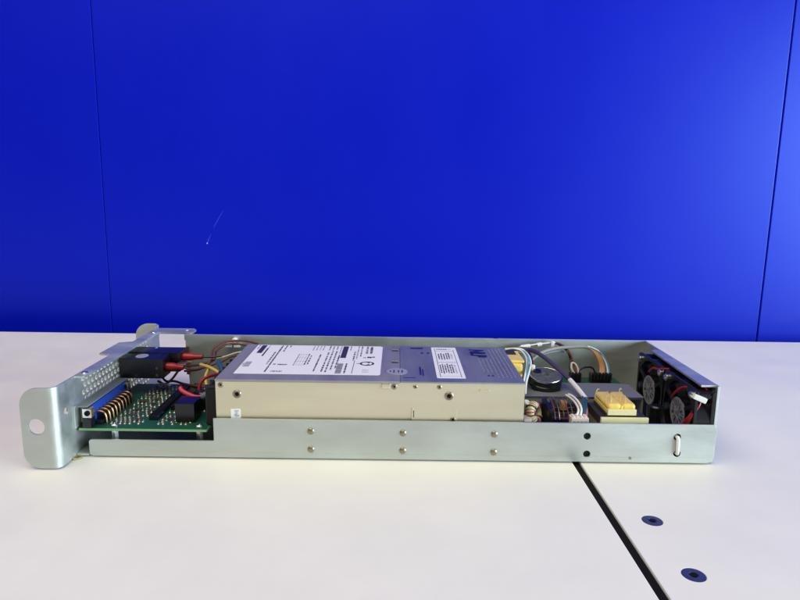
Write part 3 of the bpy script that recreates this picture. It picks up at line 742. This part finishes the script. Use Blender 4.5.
wire('red_wire', mat('rose_wire', (.5, .16, .2), .45), .5, [(109.4, 345.0, 26.2), (107.4, 336.0, 25.2), (105.7, 331.2, 22.0)])
wire('grey_wire', GREYI, .7, [(66, 416, 37), (77.8, 417.0, 38.3), (88.1, 418.0, 40.6), (97.9, 419.0, 41.9), (107.6, 420.0, 43.0)])
wire('white_wire', WHITE, .5, [(80, 416.4, 39.2), (88.1, 417.2, 41.2), (97.9, 418.2, 42.6), (109, 419.2, 43.4)])
for p0, p1 in (((85.0, 417.6, 40.2), (91.6, 418.3, 41.2)), ((96.2, 418.6, 41.6), (99.6, 419, 42.3))):
    b = MB(); d = Vector(p1) - Vector(p0); b.cyl(p0, d, 1.45, d.length, WHITE, 14, .3); b.build('cable_tie', dev)
b = MB(); b.box(105.8, 108.2, 417.6, 421, 40.2, 44.6, WHITE, .5); b.build('cable_tie', dev)
wire('brown_wire', BROWN, .7, [(107.6, 420.0, 43.2), (112.0, 418.0, 42.7), (115.9, 414.0, 40.3), (118.4, 410.0, 35.8), (119.4, 407.0, 30.4), (120.6, 404.0, 26.0)])
wire('black_wire', BLACK, .7, [(107.6, 420.4, 42.4), (111.1, 420.0, 42.2), (115.6, 413.0, 39.2), (117.6, 410.0, 33.7), (116.6, 407.0, 29.6), (117.4, 404.0, 26)])
wire('grey_wire', GREYI, 1.15, [(86, 400, 33), (91.5, 404.0, 36.4), (98.3, 408.0, 39.5), (107.9, 412.0, 41.1), (119.2, 414.0, 41.7), (127.7, 414.0, 41.9), (131.6, 412.6, 41.2)], 12)
wire('grey_wire', GREYI, .8, [(84, 404, 33), (91.5, 407.0, 35.4), (99, 410.0, 37.5), (108, 414, 38.6), (115, 416, 38.0)], 10)
for k, (m, dx) in enumerate(((ORANGE, -.9), (ORANGE, .3), (mat('tan_wire', (.34, .20, .11), .45), 1.3))):
    wire('orange_wire', m, .75, [(129.6 + dx * .3, 413.4, 41.8), (132.4 + dx, 412, 40.8), (135.1 + dx, 410.0, 38.1), (137.4 + dx, 408.0, 33.2), (137.8 + dx, 406.0, 28.8), (137.0 + dx, 403.6, 26.0)])
wire('white_wire', WHITE, .5, [(129.4, 413.0, 42.6), (135.9, 411.0, 40.2), (140.0, 408.0, 34.5), (141.4, 406.0, 29.2), (141.2, 404.0, 26)])
wire('blue_wire', CYAN, .45, [(131.0, 412, 42.0), (137.3, 409.6, 39.0), (141.0, 407.4, 34.0), (142.2, 405.6, 29.2), (141.6, 403.6, 26)])
wire('white_wire', CREAM, .6, [(119.0, 404.0, 26), (117.4, 405.6, 29), (117.8, 407.0, 32.5), (120.1, 406.4, 31.8), (121.5, 405.0, 29), (121.6, 404.0, 26)])
wire('black_wire', BLACK, .6, [(121.8, 403.6, 26), (122.3, 405.0, 28.2), (126.5, 406.0, 29.9), (131.2, 406.0, 29.7), (133.4, 404.4, 26)])
for nm, m, pts in (('red_wire', RED, [(165.6, 330.0, 38.5), (164.5, 328.0, 34.0), (161.4, 326.0, 28.1), (158.0, 329.0, 20.0), (157, 333, 12)]),
                   ('red_wire', RED, [(166.3, 328.0, 38.1), (164.6, 325.0, 33.0), (161.6, 324.4, 28.3), (159.6, 326.0, 22.3), (158, 330, 14)]),
                   ('red_wire', RED, [(160, 349.0, 29), (160, 344.0, 34.2), (160.8, 335.0, 39.8), (164.7, 330.0, 39.4), (165.7, 328, 36)]),
                   ('red_wire', RED, [(166.4, 327, 35), (168.4, 326.4, 38), (168.0, 326.6, 41.6), (165.6, 330, 42.2)]),
                   ('black_wire', BLACK, [(167.4, 327, 35), (169.6, 326.4, 37), (169.6, 326.6, 41.0), (167, 330, 42.0)]),
                   ('red_wire', RED, [(160.2, 384, 34), (160.3, 378.0, 38.1), (160.4, 371.0, 39.4), (160.8, 367.0, 40.8), (164, 364, 41.5)])):
    wire(nm, m, .62, pts)
b = MB(); b.obox((163.5, 323.6, 37.1), (3.3, -.4, -1.35), (0, 1.4, 0), (.55, 0, 1.35), WHITE, .35); b.build('fan_plug', dev)
for m, r, pts in ((WHITE, .55, [(72, 402, 42.6), (77, 400.5, 43.6), (82.0, 398.0, 42.4), (83.6, 388.0, 39.6), (80.4, 374.0, 37.4), (76.4, 360, 35), (74, 350, 30)]),
                  (WHITE, .55, [(72, 404, 42.4), (80.5, 400.5, 43.6), (85.4, 398.0, 41.5), (85.6, 386.0, 38.8), (81.4, 370.0, 37.0), (77.4, 358, 34), (75, 348, 30)]),
                  (CYAN, .55, [(78, 401, 43.4), (82.6, 398.4, 42.6), (84.6, 391.0, 40.9), (82.4, 380.0, 38.6), (79.4, 368.0, 36.6), (77, 358, 33)]),
                  (BLACK, .7, [(76, 404, 43), (84.5, 400, 43.0), (87.0, 394, 40.4), (86.5, 386, 37.6), (84, 378, 34)]),
                  (CREAM, .5, [(79, 401, 42), (83.8, 396.0, 40.6), (82.6, 384.0, 38.0), (79.6, 371.0, 36.0), (77, 362, 32)])):
    wire({'white_plastic': 'white_wire', 'light_blue_insulation': 'blue_wire', 'black_plastic': 'black_wire'}.get(m.name, 'cream_wire'), m, r, pts)
